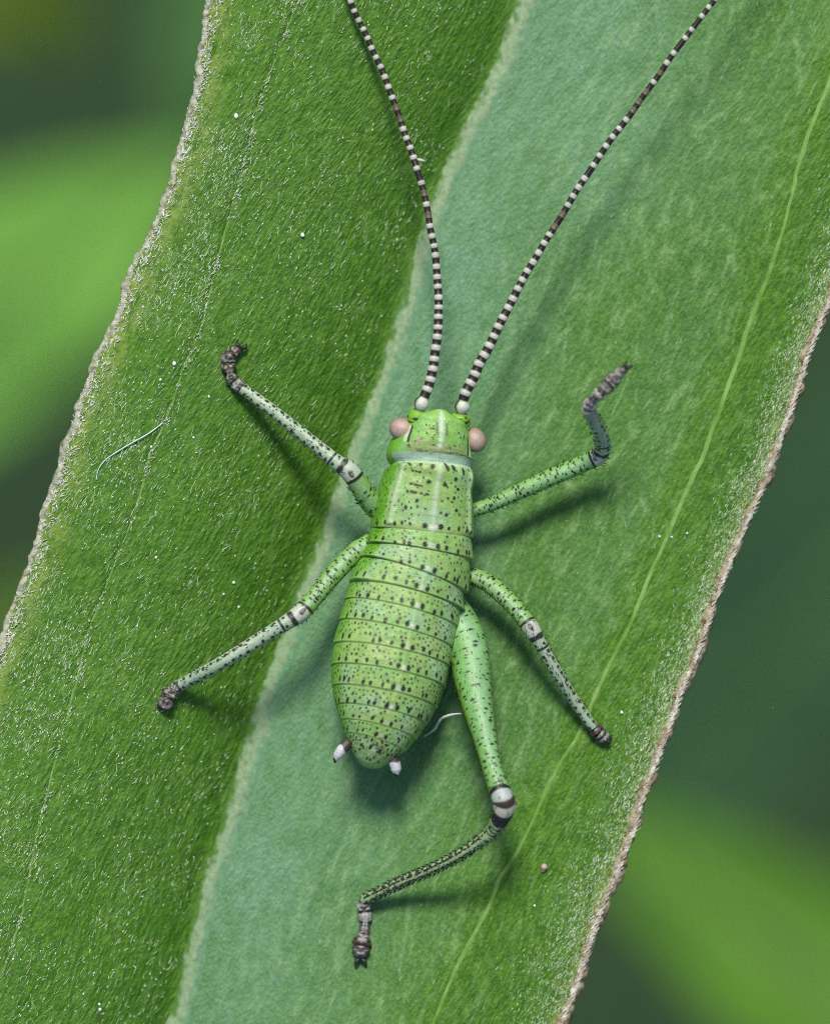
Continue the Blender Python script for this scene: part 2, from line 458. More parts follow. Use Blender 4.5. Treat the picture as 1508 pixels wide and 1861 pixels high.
rib['label'] = 'pale raised midrib running the length of the leaf'
strip_vein('vein', 1.0, 2.8, 0.016, M_vein, seed=31)
strip_vein('vein', 3.0, 4.8, 0.020, M_vein, seed=41)

def margin(name, col_index, rad, seed, mat):
    ys = np.concatenate([np.arange(TIP + 40, -60, 30), np.arange(-60, 1930, 3.0), np.arange(1930, BASE - 40, 30)])
    K = leaf_lines(ys)
    px = K[:, col_index] + 7 * (vnoise(ys / 37.0, ys * 0 + 2, 8) - .5) + 4 * (vnoise(ys / 12.0, ys * 0 + 5, 9) - .5)
    z = leaf_z(px, ys) - 0.03
    c = P(px, ys, z)
    a = np.linspace(-math.pi, math.pi, 14, endpoint=False)
    r = rad / 100 * (0.75 + 0.5 * vnoise(ys / 18., ys * 0, seed))[:, None] * (0.7 + 0.6 * vnoise(ys[:, None] / 7. + a[None] * 0.8, a[None] * 1.6 + ys[:, None] * 0, seed + 2))
    v, _ = sweep(c, r, 14)
    vv, q, t = tube_mesh(v)
    return mesh_obj(name, vv, q, mat, LEAF, tris=t)

margin('margin', 0, 7.5, 51, M_margin_pale)['label'] = 'thin pale margin of the leaf'
margin('margin', 4, 10.5, 61, M_margin)['label'] = 'brownish hairy cord-like margin of the leaf'

def hairs(name, px, py, ang, length, rad, lift, mat, curl, zoff=0.0, on_leaf=True, parent=LEAF):
    """many tapering curved hairs lying on the blade, joined: far too many to count. ang in photo degrees, 0 = right, 90 = up"""
    n = len(px); m = 5
    t = np.linspace(0, 1, m)[None]
    a = np.radians(ang)[:, None] + np.radians(curl)[:, None] * (t - 0.5)
    st = (length / (m - 1))[:, None]
    hx = px[:, None] + np.concatenate([np.zeros((n, 1)), np.cumsum(np.cos(a[:, :-1]) * st, 1)], 1)
    hy = py[:, None] - np.concatenate([np.zeros((n, 1)), np.cumsum(np.sin(a[:, :-1]) * st, 1)], 1)
    z = leaf_z(hx, hy) + zoff + lift[:, None] * np.sin(t * 2.2)
    c = P(hx, hy, z)
    T = np.gradient(c, axis=1); T /= np.linalg.norm(T, axis=2, keepdims=True)
    side = np.cross(T, np.array([0, 0, 1.0])); side /= np.maximum(np.linalg.norm(side, axis=2, keepdims=True), 1e-6)
    nrm = np.cross(side, T)
    rr = (rad[:, None] * np.array([1.0, 1.0, .85, .6, .15])[None])[:, :, None, None]
    ph = np.radians([90, 210, 330])
    v = c[:, :, None] + rr * (np.cos(ph)[None, None, :, None] * side[:, :, None] + np.sin(ph)[None, None, :, None] * nrm[:, :, None])
    q1 = grid_quads(m, 3, True)
    q = (q1[None] + (np.arange(n) * m * 3)[:, None, None]).reshape(-1, 4)
    o = mesh_obj(name, v, q, mat, parent)
    o['kind'] = 'stuff'
    return o

def pick(n, s0, s1, power=1.0, y0=-60, y1=1920, flip=False):
    py = R.uniform(y0, y1, n)
    t = R.random(n) ** power
    if flip:
        t = 1 - t
    s = s0 + (s1 - s0) * t
    K = leaf_lines(py); k = np.minimum(s.astype(int), 3); f = s - k
    i = np.arange(n)
    return K[i, k] * (1 - f) + K[i, k + 1] * f, py, s

# hairs over the left half of the blade, thinning towards the midrib: many short dull ones, fewer bright ones, some long
for cnt, l0, l1, r0, r1, mt in ((17000, 2.5, 8, .005, .009, M_hairg), (6500, 3.5, 10, .0055, .010, M_hair), (900, 9, 20, .006, .010, M_hair), (2600, 2.2, 4.5, .009, .016, M_hairw)):
    px, py, s = pick(cnt, 0.02, 1.95, 1.1)
    keep = R.random(len(px)) < np.clip(1.2 - 0.36 * s, 0.25, 1) * np.clip(2.2 * vnoise(px / 45, py / 70, 71) - .25, .1, 1)
    px, py = px[keep], py[keep]; n = len(px)
    hairs('hair', px, py, R.normal(62, 13, n), R.uniform(l0, l1, n), R.uniform(r0, r1, n), R.uniform(.005, .03, n), mt, R.normal(0, 28, n))
# a line of hairs along the side vein
px, py, s = pick(900, 0.98, 1.025)
keep = R.random(len(px)) < np.clip(2.4 * vnoise(py / 22., py * 0, 73) - .7, .03, 1)
px, py = px[keep], py[keep]; n = len(px)
hairs('hair', px, py, R.normal(68, 14, n), R.uniform(2.5, 8, n), R.uniform(.006, .012, n), R.uniform(.02, .06, n), M_hairw, R.normal(0, 50, n))
# along the left margin
px, py, s = pick(2400, 0.0, 0.14, 1.8); n = len(px)
hairs('hair', px - 3, py, R.normal(60, 26, n), R.uniform(3, 12, n), R.uniform(.007, .014, n), R.uniform(.01, .05, n), M_hairw, R.normal(0, 60, n))
# the outer right strip: denser towards the margin
for cnt, pw, mt in ((5200, .26, M_hairg), (3400, .19, M_hair), (1100, .22, M_hairw)):
    px, py, s = pick(cnt, 3.05, 3.98, pw); n = len(px)
    hairs('hair', px, py, R.normal(66, 13, n), R.uniform(2.5, 9, n), R.uniform(.006, .011, n), R.uniform(.005, .03, n), mt, R.normal(0, 40, n))
# lying along the right margin like the strands of a rope
px, py, s = pick(2100, 3.962, 4.0, 0.8); n = len(px)
hairs('hair', px + 2, py, R.normal(52, 9, n), R.uniform(8, 17, n), R.uniform(.008, .0145, n), R.uniform(.0, .03, n), M_hairr, R.normal(38, 20, n), zoff=0.10)
# a few fine ones across the smooth middle
px, py, s = pick(500, 2.1, 2.98); n = len(px)
hairs('hair', px, py, R.normal(66, 16, n), R.uniform(4, 11, n), R.uniform(.004, .008, n), R.uniform(.005, .02, n), M_hair, R.normal(0, 40, n))

# ---------------------------------------------------------------- the katydid nymph
BUG = empty('katydid_nymph', (0.0, -1.0, 0.35), 'green katydid nymph with black spots and banded antennae standing on the leaf', 'insect')

GREEN = np.array([0.265, 0.465, 0.125]); SIDE = np.array([0.150, 0.410, 0.020]); YEL = np.array([0.350, 0.490, 0.145])
PALE = np.array([0.340, 0.520, 0.290]); BLACK = np.array([0.012, 0.009, 0.010]); WHITE = np.array([0.66, 0.68, 0.64])


# centre line: px, py, half width px, half height px, centre height px, squareness, roll deg, collar
ST = np.array([
    # cx    cy    hw  hh  zc   sq  roll
    [802,  744,   7,  5, 186, .95, 6],
    [801,  750,  20, 14, 180, .90, 6],
    [800,  757,  42, 30, 170, .80, 6],
    [797,  770,  54, 50, 154, .78, 8],
    [791,  800,  66, 66, 142, .80, 10],
    [785,  822,  78, 70, 138, .85, 11],
    [783,  834,  80, 69, 138, .90, 11],
    [783,  841,  77, 68, 138, .90, 11],
    [784,  848,  73, 69, 138, .88, 11],
    [784,  853,  76, 74, 138, .80, 12],
    [778,  880,  80, 78, 136, .74, 13],
    [772,  915,  85, 82, 134, .74, 14],
    [768,  955,  89, 85, 132, .78, 14],
    [765,  985,  92, 87, 132, .85, 14],
    [757, 1030,  97, 90, 132, .92, 15],
    [742, 1075, 103, 92, 134, .98, 15],
    [734, 1110, 107, 94, 136, 1.0, 15],
    [724, 1150, 108, 95, 139, 1.0, 15],
    [715, 1190, 109, 95, 142, 1.0, 15],
    [708, 1230, 106, 93, 146, 1.0, 15],
    [701, 1265,  98, 87, 150, 1.0, 14],
    [695, 1295,  87, 78, 154, 1.0, 12],
    [689, 1322,  74, 67, 158, 1.0, 10],
    [683, 1345,  60, 55, 161, 1.0, 8],
    [677, 1364,  46, 43, 163, 1.0, 6],
    [671, 1380,  31, 29, 164, 1.0, 4],
    [667, 1390,  17, 16, 164, 1.0, 2],
    [665, 1394,   6,  6, 164, 1.0, 0]], float)
NU, NV = 760, 400
arc = np.concatenate([[0], np.cumsum(np.hypot(np.diff(ST[:, 0]), np.diff(ST[:, 1])))])
ta = np.linspace(0, arc[-1], NU)                     # photo units along the body
cx, cy, hw, hh, zc, sq, roll = [spl(arc, ST[:, k], ta) for k in range(7)]
zc = zc - 12
hw = np.maximum(hw, 3); hh = np.maximum(hh, 3)
T = np.stack([np.gradient(cx), np.gradient(cy)], 1); T /= np.linalg.norm(T, axis=1)[:, None]
k_ = np.ones(41) / 41
Tm = np.stack([np.convolve(np.pad(T[:, i], 20, 'edge'), k_, 'valid') for i in (0, 1)], 1)
Tm /= np.linalg.norm(Tm, axis=1)[:, None]
rightv = np.stack([Tm[:, 1], -Tm[:, 0]], 1)          # to the picture's right when travelling down
ang = np.linspace(-math.pi, math.pi, NV, endpoint=False)
def a_of_y(y):
    return np.interp(y, cy, ta)
# rear edges of the plates along the centre line
plates = [a_of_y(v) for v in (848, 968, 1002, 1046, 1084, 1117, 1155, 1193, 1231, 1268, 1300, 1327, 1350, 1372)]
frac = np.zeros(NU); pid = np.full(NU, -1); plen = np.ones(NU)
for i in range(len(plates) - 1):
    m_ = (ta >= plates[i]) & (ta < plates[i + 1])
    frac[m_] = (ta[m_] - plates[i]) / (plates[i + 1] - plates[i]); pid[m_] = i; plen[m_] = plates[i + 1] - plates[i]
stp = 0.034 + 0.022 * ((pid > 0) & (pid < 4))
stepr = np.where(pid >= 0, 1.0 + stp * np.sqrt(np.clip(frac, 0, 1)) - 0.020, 1.0)
stepr = np.where((pid >= 0) & (frac > 0.93), stepr - 0.02 * ((frac - 0.93) / 0.07) ** 2, stepr)
tail = sst(a_of_y(1345), a_of_y(1385), ta)
stepr = stepr * (1 - tail) + tail
ca, sa = np.cos(ang)[None], np.sin(ang)[None]
e = sq[:, None]
lat = np.sign(sa) * np.abs(sa) ** e
ver = np.sign(ca) * np.abs(ca) ** e
# flat-topped head and shield, shield with raised side edges
car = np.exp(-((np.abs(ang)[None] - 0.86) / 0.10) ** 2) * (sst(a_of_y(850), a_of_y(862), ta) * (1 - sst(a_of_y(958), a_of_y(966), ta)))[:, None]
headm = (1 - sst(a_of_y(825), a_of_y(838), ta))[:, None]
X = hw[:, None] * stepr[:, None] * lat * (1 + 0.035 * car)
flare = np.where((pid >= 0) & (pid < 4), frac ** 1.5, 0)[:, None] * np.exp(-((np.abs(ang)[None] - 1.12) / .30) ** 2)
X = X * (1 + 0.055 * flare)
Zl = hh[:, None] * stepr[:, None] * ver * (1 + 0.05 * car)
Zl = Zl - headm * 7 * np.exp(-(ang[None] / 0.16) ** 2) * 0
# fine unevenness
Zl = Zl + 1.1 * (vnoise(ta[:, None] / 7. + 0 * ang[None], ang[None] * 9 + 0 * ta[:, None], 91) - .5)
keel = np.exp(-(ang[None] / 0.035) ** 2) * sst(a_of_y(745), a_of_y(760), ta)[:, None] * (1 - sst(a_of_y(1290), a_of_y(1330), ta))[:, None]
Zl = Zl + keel * 0.9
rl = np.radians(roll)[:, None]
Xr = X * np.cos(rl) + Zl * np.sin(rl)
Zr = -X * np.sin(rl) + Zl * np.cos(rl)
Xr = Xr - (hh * np.sin(rl[:, 0]) * 0.10)[:, None]
lean = np.interp(ta, [a_of_y(v) for v in (775, 835, 870, 945, 1000, 1060, 1380)], [0, -.17, -.13, -.03, -.08, -.17, -.17])[:, None]      # the tail is raised, so each ring's top leans to the head
BX = cx[:, None] + rightv[:, 0:1] * Xr + Tm[:, 0:1] * lean * Zr
BY = cy[:, None] + rightv[:, 1:2] * Xr + Tm[:, 1:2] * lean * Zr
BZ = (zc[:, None] + Zr) / 100.0
bv = P(BX, BY, BZ)
# pigment
A_ = np.repeat(ta[:, None], NV, 1); B_ = ang[None] * (0.5 * (hw + hh))[:, None]      # along, around (photo units)
n1 = vnoise(A_ / 22., B_ / 26., 101); n2 = vnoise(A_ / 6., B_ / 6., 102)
colr = lerp(GREEN, YEL, np.clip((n1 - .35) * 1.6, 0, 1))
colr = lerp(colr, PALE, np.clip((vnoise(A_ / 40., B_ / 34., 103) - .45) * 1.8, 0, .8) * (np.abs(ang)[None] < 1.2))
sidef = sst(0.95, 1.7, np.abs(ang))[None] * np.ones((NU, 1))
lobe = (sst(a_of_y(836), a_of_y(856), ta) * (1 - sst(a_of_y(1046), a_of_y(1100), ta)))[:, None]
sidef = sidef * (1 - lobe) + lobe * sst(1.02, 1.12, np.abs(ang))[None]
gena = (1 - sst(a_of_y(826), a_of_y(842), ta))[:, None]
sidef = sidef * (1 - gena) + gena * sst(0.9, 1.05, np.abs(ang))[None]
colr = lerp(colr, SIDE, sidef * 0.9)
colr = colr * (0.86 + 0.28 * n2)[..., None]
# head: brighter green, brownish behind, pale collar
hd = (ta < a_of_y(836))
colr[hd] = lerp(colr[hd], np.array([0.19, 0.47, 0.055]), np.full((hd.sum(), NV), .55))
bro = sst(a_of_y(795), a_of_y(828), ta) * (ta < a_of_y(834))
colr = lerp(colr, np.array([0.30, 0.36, 0.14]), bro[:, None] * (np.abs(ang)[None] < .75) * 0.6)
colm = ((ta > a_of_y(833.5)) & (ta < a_of_y(850)))[:, None] * (np.abs(ang)[None] < 1.25)
colr = lerp(colr, np.array([0.33, 0.47, 0.37]), colm * 0.95)
lipm = np.exp(-((ta - a_of_y(851.5)) / 2.2) ** 2)[:, None] * (np.abs(ang)[None] < 1.3)
colr = lerp(colr, np.array([0.52, 0.66, 0.45]), lipm * .9)
# pale edge along the shield sides, and white keel line on head and shield
colr = lerp(colr, np.array([0.50, 0.62, 0.36]), np.clip(car, 0, 1) * 0.75)
kl = np.exp(-(B_ / 2.6) ** 2) * (sst(a_of_y(740), a_of_y(750), ta) * (1 - sst(a_of_y(815), a_of_y(832), ta)))[:, None]
colr = lerp(colr, np.array([0.58, 0.66, 0.50]), kl * .9)
kl = np.exp(-(B_ / 1.6) ** 2) * ((ta > a_of_y(853)) & (ta < a_of_y(966)))[:, None]
colr = lerp(colr, np.array([0.55, 0.66, 0.46]), kl * .8)
# plate edges: pale rim then a dark crease
for i, p_ in enumerate(plates[1:]):
    amp = (0.35 if i < 3 else 0.5) if i < 10 else 0.4
    colr = lerp(colr, np.array([0.035, 0.11, 0.012]), (np.exp(-((A_ - p_ - 1.0) / 0.9) ** 2)) * amp * (.35 + .8 * vnoise(B_ / 9., A_ * 0 + i, 55)) * (np.abs(ang)[None] < 1.9))
    colr = lerp(colr, np.array([0.42, 0.60, 0.16]), (np.exp(-((A_ - p_ + 2.2) / 1.5) ** 2)) * 0.65)

def spot(a0, b0, ra, rb, c=BLACK, amt=0.97, soft=0.28):
    i0, i1 = np.searchsorted(ta, [a0 - ra * 2, a0 + ra * 2])
    if i1 - i0 < 1:
        return
    A, B = A_[i0:i1], B_[i0:i1]
    wv = 0.35 * (vnoise(A / 2.6, B / 2.6, int(abs(a0 * 7 + b0 * 3)) % 997) - .5)
    d = np.sqrt(((A - a0) / ra) ** 2 + ((B - b0) / rb) ** 2) + wv
    f = (1 - sst(1 - soft, 1 + soft, d)) * amt
    colr[i0:i1] = lerp(colr[i0:i1], c, f)

PUR = np.array([0.024, 0.012, 0.015])
for i in range(len(plates) - 1):
    p0, p1 = plates[i], plates[i + 1]; L_ = p1 - p0
    big = i < 11
    row = p1 - (7.5 if i else 9) * (1 if i < 9 else .8)
    sc = 1.0 if i < 10 else .8
    if i >= 1:
        spot(row + 0.5, 0, 5.0, 4.4, np.array([0.60, 0.64, 0.52]), .85 if i < 10 else .5, .6)
    else:
        spot(row + 2, 0, 7, 4.5, np.array([0.66, 0.70, 0.60]), .9)
    for sg in (-1, 1):
        spot(row + R.normal(0, .6), sg * 9.0 + R.normal(0, .6), 5.6 * sc, 3.9 * sc, PUR)
        for b0 in (29, 47, 66, 88, 110, 128):
            if R.random() < .1:
                continue
            spot(row + R.normal(0, 1.6), sg * b0 + R.normal(0, 4), R.uniform(3.9, 5.6) * sc, R.uniform(2.8, 3.9) * sc, PUR)
    # scattered small ones, kept apart from each other
    dens = 0.0044 if i < 4 else (0.0068 if i < 8 else .0105)
    done = []
    for _ in range(int(L_ * 260 * dens * 6)):
        a0 = R.uniform(p0 + 4, row - 5); b0 = R.uniform(-150, 150)
        if len(done) > L_ * 300 * dens:
            break
        if any((a0 - q[0]) ** 2 + (b0 - q[1]) ** 2 < 52 for q in done) or abs(b0) < 6:
            continue
        done.append((a0, b0))
        r_ = R.uniform(1.3, 2.5)
        spot(a0, b0, r_ * R.uniform(.9, 1.4), r_, PUR if R.random() < .6 else BLACK, R.uniform(.75, .95))
# shield: cross rows of small dashes and front row
a0 = a_of_y(856)
for b0 in (-28, -8, 8, 19, -52, 40):
    spot(a0 + R.uniform(0, 3), b0, 4.5, 3.4, PUR)
for yy, bs in ((872, (-40, -34, -28)), (893, (-38, -30, -24)), (905, (-44, -36, -28, -18, -11))):
    for b0 in bs:
        spot(a_of_y(yy), b0 + R.normal(0, 1), 2.2, 3.4, PUR)
for yy, b0 in ((885, 32), (903, 26), (883, 8), (884, -9), (870, 24), (925, 33), (918, -24), (935, 15), (930, -44)):
    spot(a_of_y(yy), b0, 3.6, 3.4, PUR)
# head: freckles, a dark V behind and dark bars inside the eyes
for _ in range(34):
    b0 = R.uniform(-42, 44); y0 = R.uniform(775, 826)
    if abs(b0) < 5:
        continue
    spot(a_of_y(y0), b0, R.uniform(1.6, 3.0), R.uniform(1.4, 2.6), PUR, .85)
for yy in (772, 780, 788):
    for sg in (-1, 1):
        spot(a_of_y(yy), sg * 5.5, 5, 2.2, np.array([.10, .11, .06]), .7)
for b0 in np.linspace(-60, 52, 70):
    if R.random() < .3:
        continue
    spot(a_of_y(831.5 - 13 * max(0, (abs(b0) - 30) / 28) ** 2 + R.normal(0, 1.7)), b0, R.uniform(1.2, 3.0), R.uniform(1.2, 3.2), np.array([0.09, 0.065, 0.045]), R.uniform(.3, .85))
for _ in range(30):
    spot(a_of_y(R.uniform(806, 831)), R.uniform(-42, 44), R.uniform(3, 6), R.uniform(3, 7), np.array([.33, .31, .17]), R.uniform(.2, .5), .8)
for sg in (-1, 1):
    for yy in np.linspace(786, 818, 16):
        spot(a_of_y(yy), sg * (60 - 0.05 * (yy - 800) ** 2 * .2), 3.2, 3.0, np.array([0.03, 0.04, 0.02]), .85)
        spot(a_of_y(yy), sg * (68 - 0.05 * (yy - 800) ** 2 * .2), 3.4, 4.6, np.array([0.56, 0.66, 0.42]), .8)
# tail end tan blotches
for _ in range(26):
    spot(R.uniform(a_of_y(1345), a_of_y(1392)), R.uniform(-60, 60), R.uniform(2, 4), R.uniform(2, 4), np.array([.20, .16, .05]), .6, .6)
for _ in range(46):
    spot(R.uniform(a_of_y(1350), a_of_y(1388)), R.uniform(-70, 70), R.uniform(1.5, 3.2), R.uniform(1.5, 2.8), PUR, .85)
vv, q, t = tube_mesh(bv)
body = mesh_obj('body', vv, q, M_skin, BUG, col=capcol(colr), tris=t)

# eyes
def eye(cx, cy, z, rx, ry, rz, tilt):
    nu, nv = 40, 48
    th = np.linspace(0.02, math.pi - 0.02, nu)[:, None]; ph = np.linspace(0, 2 * math.pi, nv, endpoint=False)[None]
    x = np.sin(th) * np.cos(ph); y = np.sin(th) * np.sin(ph); zz = np.cos(th) + 0 * ph
    c_, s_ = math.cos(tilt), math.sin(tilt)
    X = rx * x * c_ - ry * y * s_; Y = rx * x * s_ + ry * y * c_
    v = P(cx, cy, z)[None, None] + np.stack([X, Y, rz * zz], -1) / 100.0
    col = lerp(np.array([0.43, 0.27, 0.22]), np.array([0.33, 0.20, 0.17]), vnoise(th * 9 + 0 * ph, ph * 7 + 0 * th, 5))
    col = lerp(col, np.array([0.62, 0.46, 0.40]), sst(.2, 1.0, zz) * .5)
    vv, q, t = tube_mesh(v)
    return mesh_obj('eye', vv, q, M_eye, BUG, col=capcol(col), tris=t)
eye(731, 780, 1.58, 24, 21, 21, math.radians(-12))
eye(863, 800, 1.34, 20, 23, 22, math.radians(24))

# antennae
def antenna(pts, r0, r1, seed, socket):
    p = np.array(pts, float)
    n = 1500
    c2, t2, _ = resample(p, n)                        # px, py, z(mm)
    far_out = c2[:, 1] < 560                          # the feeler clears the blade all along
    c2[:, 2] = np.where(far_out, np.maximum(c2[:, 2], leaf_z(c2[:, 0], c2[:, 1]) + 0.30), c2[:, 2])
    L_ = t2[-1]
    rg = np.random.default_rng(seed)
    # band edges: pale / dark alternating, longer and less regular towards the tip
    edges = [46.0]; kinds = []
    while edges[-1] < L_ + 30:
        far_ = (edges[-1]) / 800.0
        kinds.append(1)                                # dark
        edges.append(edges[-1] + rg.uniform(7.5, 10.5) * (1 + .35 * far_) * (1.9 if far_ > .5 and rg.random() < .16 else 1))
        kinds.append(0 if far_ < .35 or rg.random() > .18 else 2)
        edges.append(edges[-1] + rg.uniform(8.5, 11.0) * (1 - .15 * far_))
    edges = np.array(edges); kinds = np.array(kinds)
    bi = np.clip(np.searchsorted(edges, t2) - 1, 0, len(kinds) - 1)
    kd = np.where(t2 < edges[0], 0, kinds[bi])
    bw = np.diff(edges)[bi]; bf = np.clip((t2 - edges[bi]) / bw, 0, 1)
    rad = r0 + (r1 - r0) * sst(0, 420, t2) + (-1.2) * sst(420, 1000, t2)
    bead = 1 + np.where(kd == 0, 0.10, -0.06) * np.sin(np.clip(bf, 0, 1) * math.pi)
    rad = rad * np.where(t2 < edges[0], 1, bead)
    # swollen first joints on a green socket
    rad = np.where(t2 < 22, np.interp(t2, [0, 8, 17, 22], [19, 20, 17, 10]), rad)
    sw = (t2 >= 22) & (t2 < 46)
    rad = np.where(sw, 8.5 + 5.2 * np.sin(np.clip((t2 - 22) / 22, 0, 1) * math.pi) ** .8, rad)
    nv = 20
    c3 = P(c2[:, 0], c2[:, 1], c2[:, 2])
    v, a = sweep(c3, rad / 100.0, nv)
    jn = (0.8 + .4 * vnoise(t2 / 3., t2 * 0, seed))[:, None]
    col = np.where((kd == 1)[:, None], np.array([0.022, 0.012, 0.009]) * jn, np.array([0.56, 0.55, 0.49]) * (0.7 + .3 * jn))
    col = np.where((kd == 2)[:, None], np.array([0.16, 0.11, 0.07]) * jn, col)
    edge_dark = np.exp(-((np.minimum(bf, 1 - bf) * bw) / 0.9) ** 2)
    col = lerp(col, np.array([0.20, 0.16, 0.11]), edge_dark * .6)
    col = np.repeat(col[:, None], nv, 1)
    s_ = t2[:, None] + 0 * a[None]
    sock = s_ < 21
    col[sock] = np.array([0.21, 0.45, 0.025])
    for _ in range(7):
        d = ((s_ - rg.uniform(6, 19)) / 2.2) ** 2 + ((a[None] - rg.uniform(-1.5, 1.5)) / .18) ** 2
        col = lerp(col, BLACK, np.clip(1.6 - d, 0, 1) * sock)
    ring = np.exp(-((s_ - 22) / 1.4) ** 2)
    col = lerp(col, np.array([.02, .015, .01]), ring * .9)
    side = (s_ > 23) & (s_ < 46)
    col = np.where(side[..., None], lerp(np.broadcast_to(np.array([0.60, 0.62, 0.52]), col.shape), BLACK, sst(.75, 1.05, -a)[None] * np.ones_like(s_) * (1 - sst(2.6, 2.9, -a)[None])), col)
    v_, q, t = tube_mesh(v)
    return mesh_obj('antenna', v_, q, M_leg, BUG, col=capcol(col), tris=t)

antenna([(758, 766, 1.63), (763, 744, 1.68), (768, 728, 1.71), (772, 718, 1.72), (778, 704, 1.71), (785, 678, 1.70), (791, 638, 1.68), (794.6, 612, 1.68), (796.5, 576, 1.66), (797, 545, 1.64),
         (794.6, 510, 1.61), (788.7, 448, 1.60), (782.7, 420, 1.60), (775.5, 375, 1.58), (767, 338, 1.56), (757, 306, 1.55), (746.7, 272, 1.52), (736, 245, 1.51),
         (726, 214, 1.50), (708, 165, 1.50), (691, 120, 1.50), (677, 92, 1.50), (667, 67, 1.50), (655, 43, 1.50), (642, 16, 1.50), (634, -8, 1.25), (600, -110, 1.54), (540, -300, 1.57), (470, -520, 1.60)],
        9.6, 6.2, 201, None)
antenna([(834, 772, 1.47), (838, 753, 1.53), (840, 738, 1.56), (842, 726, 1.59), (846, 714, 1.60), (855, 696, 1.59), (861, 685, 1.59), (872.6, 657, 1.58), (882, 642, 1.58), (894, 619, 1.58), (905, 595, 1.59), (913, 579, 1.59),
         (927, 553, 1.59), (939, 529, 1.60), (953, 502, 1.60), (972, 471, 1.62), (992, 437, 1.64), (1025, 385, 1.67), (1044, 352, 1.69), (1072, 310, 1.71), (1110, 253, 1.76),
         (1143, 211, 1.80), (1166, 178, 1.83), (1197, 136, 1.87), (1222, 99, 1.91), (1251, 61, 1.94), (1283, 19, 1.98), (1298, 0, 2.00), (1350, -80, 2.00), (1450, -230, 2.00), (1560, -420, 2.00)],
        10.2, 6.4, 202, None)

# cerci
def cercus(pts, rad):
    c2, t2, s2 = resample(np.array(pts, float), 60)
    rr = np.interp(t2 / t2[-1], [0, .15, .45, .7, .88, 1], rad)
    v, a = sweep(P(c2[:, 0], c2[:, 1], c2[:, 2]), rr / 100.0, 24)
    f = (t2 / t2[-1])[:, None] + 0.05 * np.sin(a * 2)[None]
    col = lerp(np.broadcast_to(np.array([.06, .045, .035]), f.shape + (3,)), np.array([.62, .61, .64]), sst(.36, .44, f))
    col = lerp(col, BLACK, sst(.82, .88, f))
    v_, q, t = tube_mesh(v)
    mesh_obj('cercus', v_, q, M_leg, BUG, col=capcol(col), tris=t)
cercus([(636, 1346, 1.54), (627, 1356, 1.60), (617, 1368, 1.63), (611, 1378, 1.62), (608, 1387, 1.60)], [9, 10.5, 10, 8.5, 4.5, .8])
cercus([(709, 1368, 1.54), (715, 1382, 1.56), (719, 1394, 1.56), (720, 1403, 1.55), (721, 1413, 1.54)], [9, 10.5, 10.5, 9.5, 5, .8])

# legs
TIB = np.array([0.40, 0.49, 0.34]); FEM = np.array([0.23, 0.43, 0.11]); TARS = np.array([0.26, 0.22, 0.19])

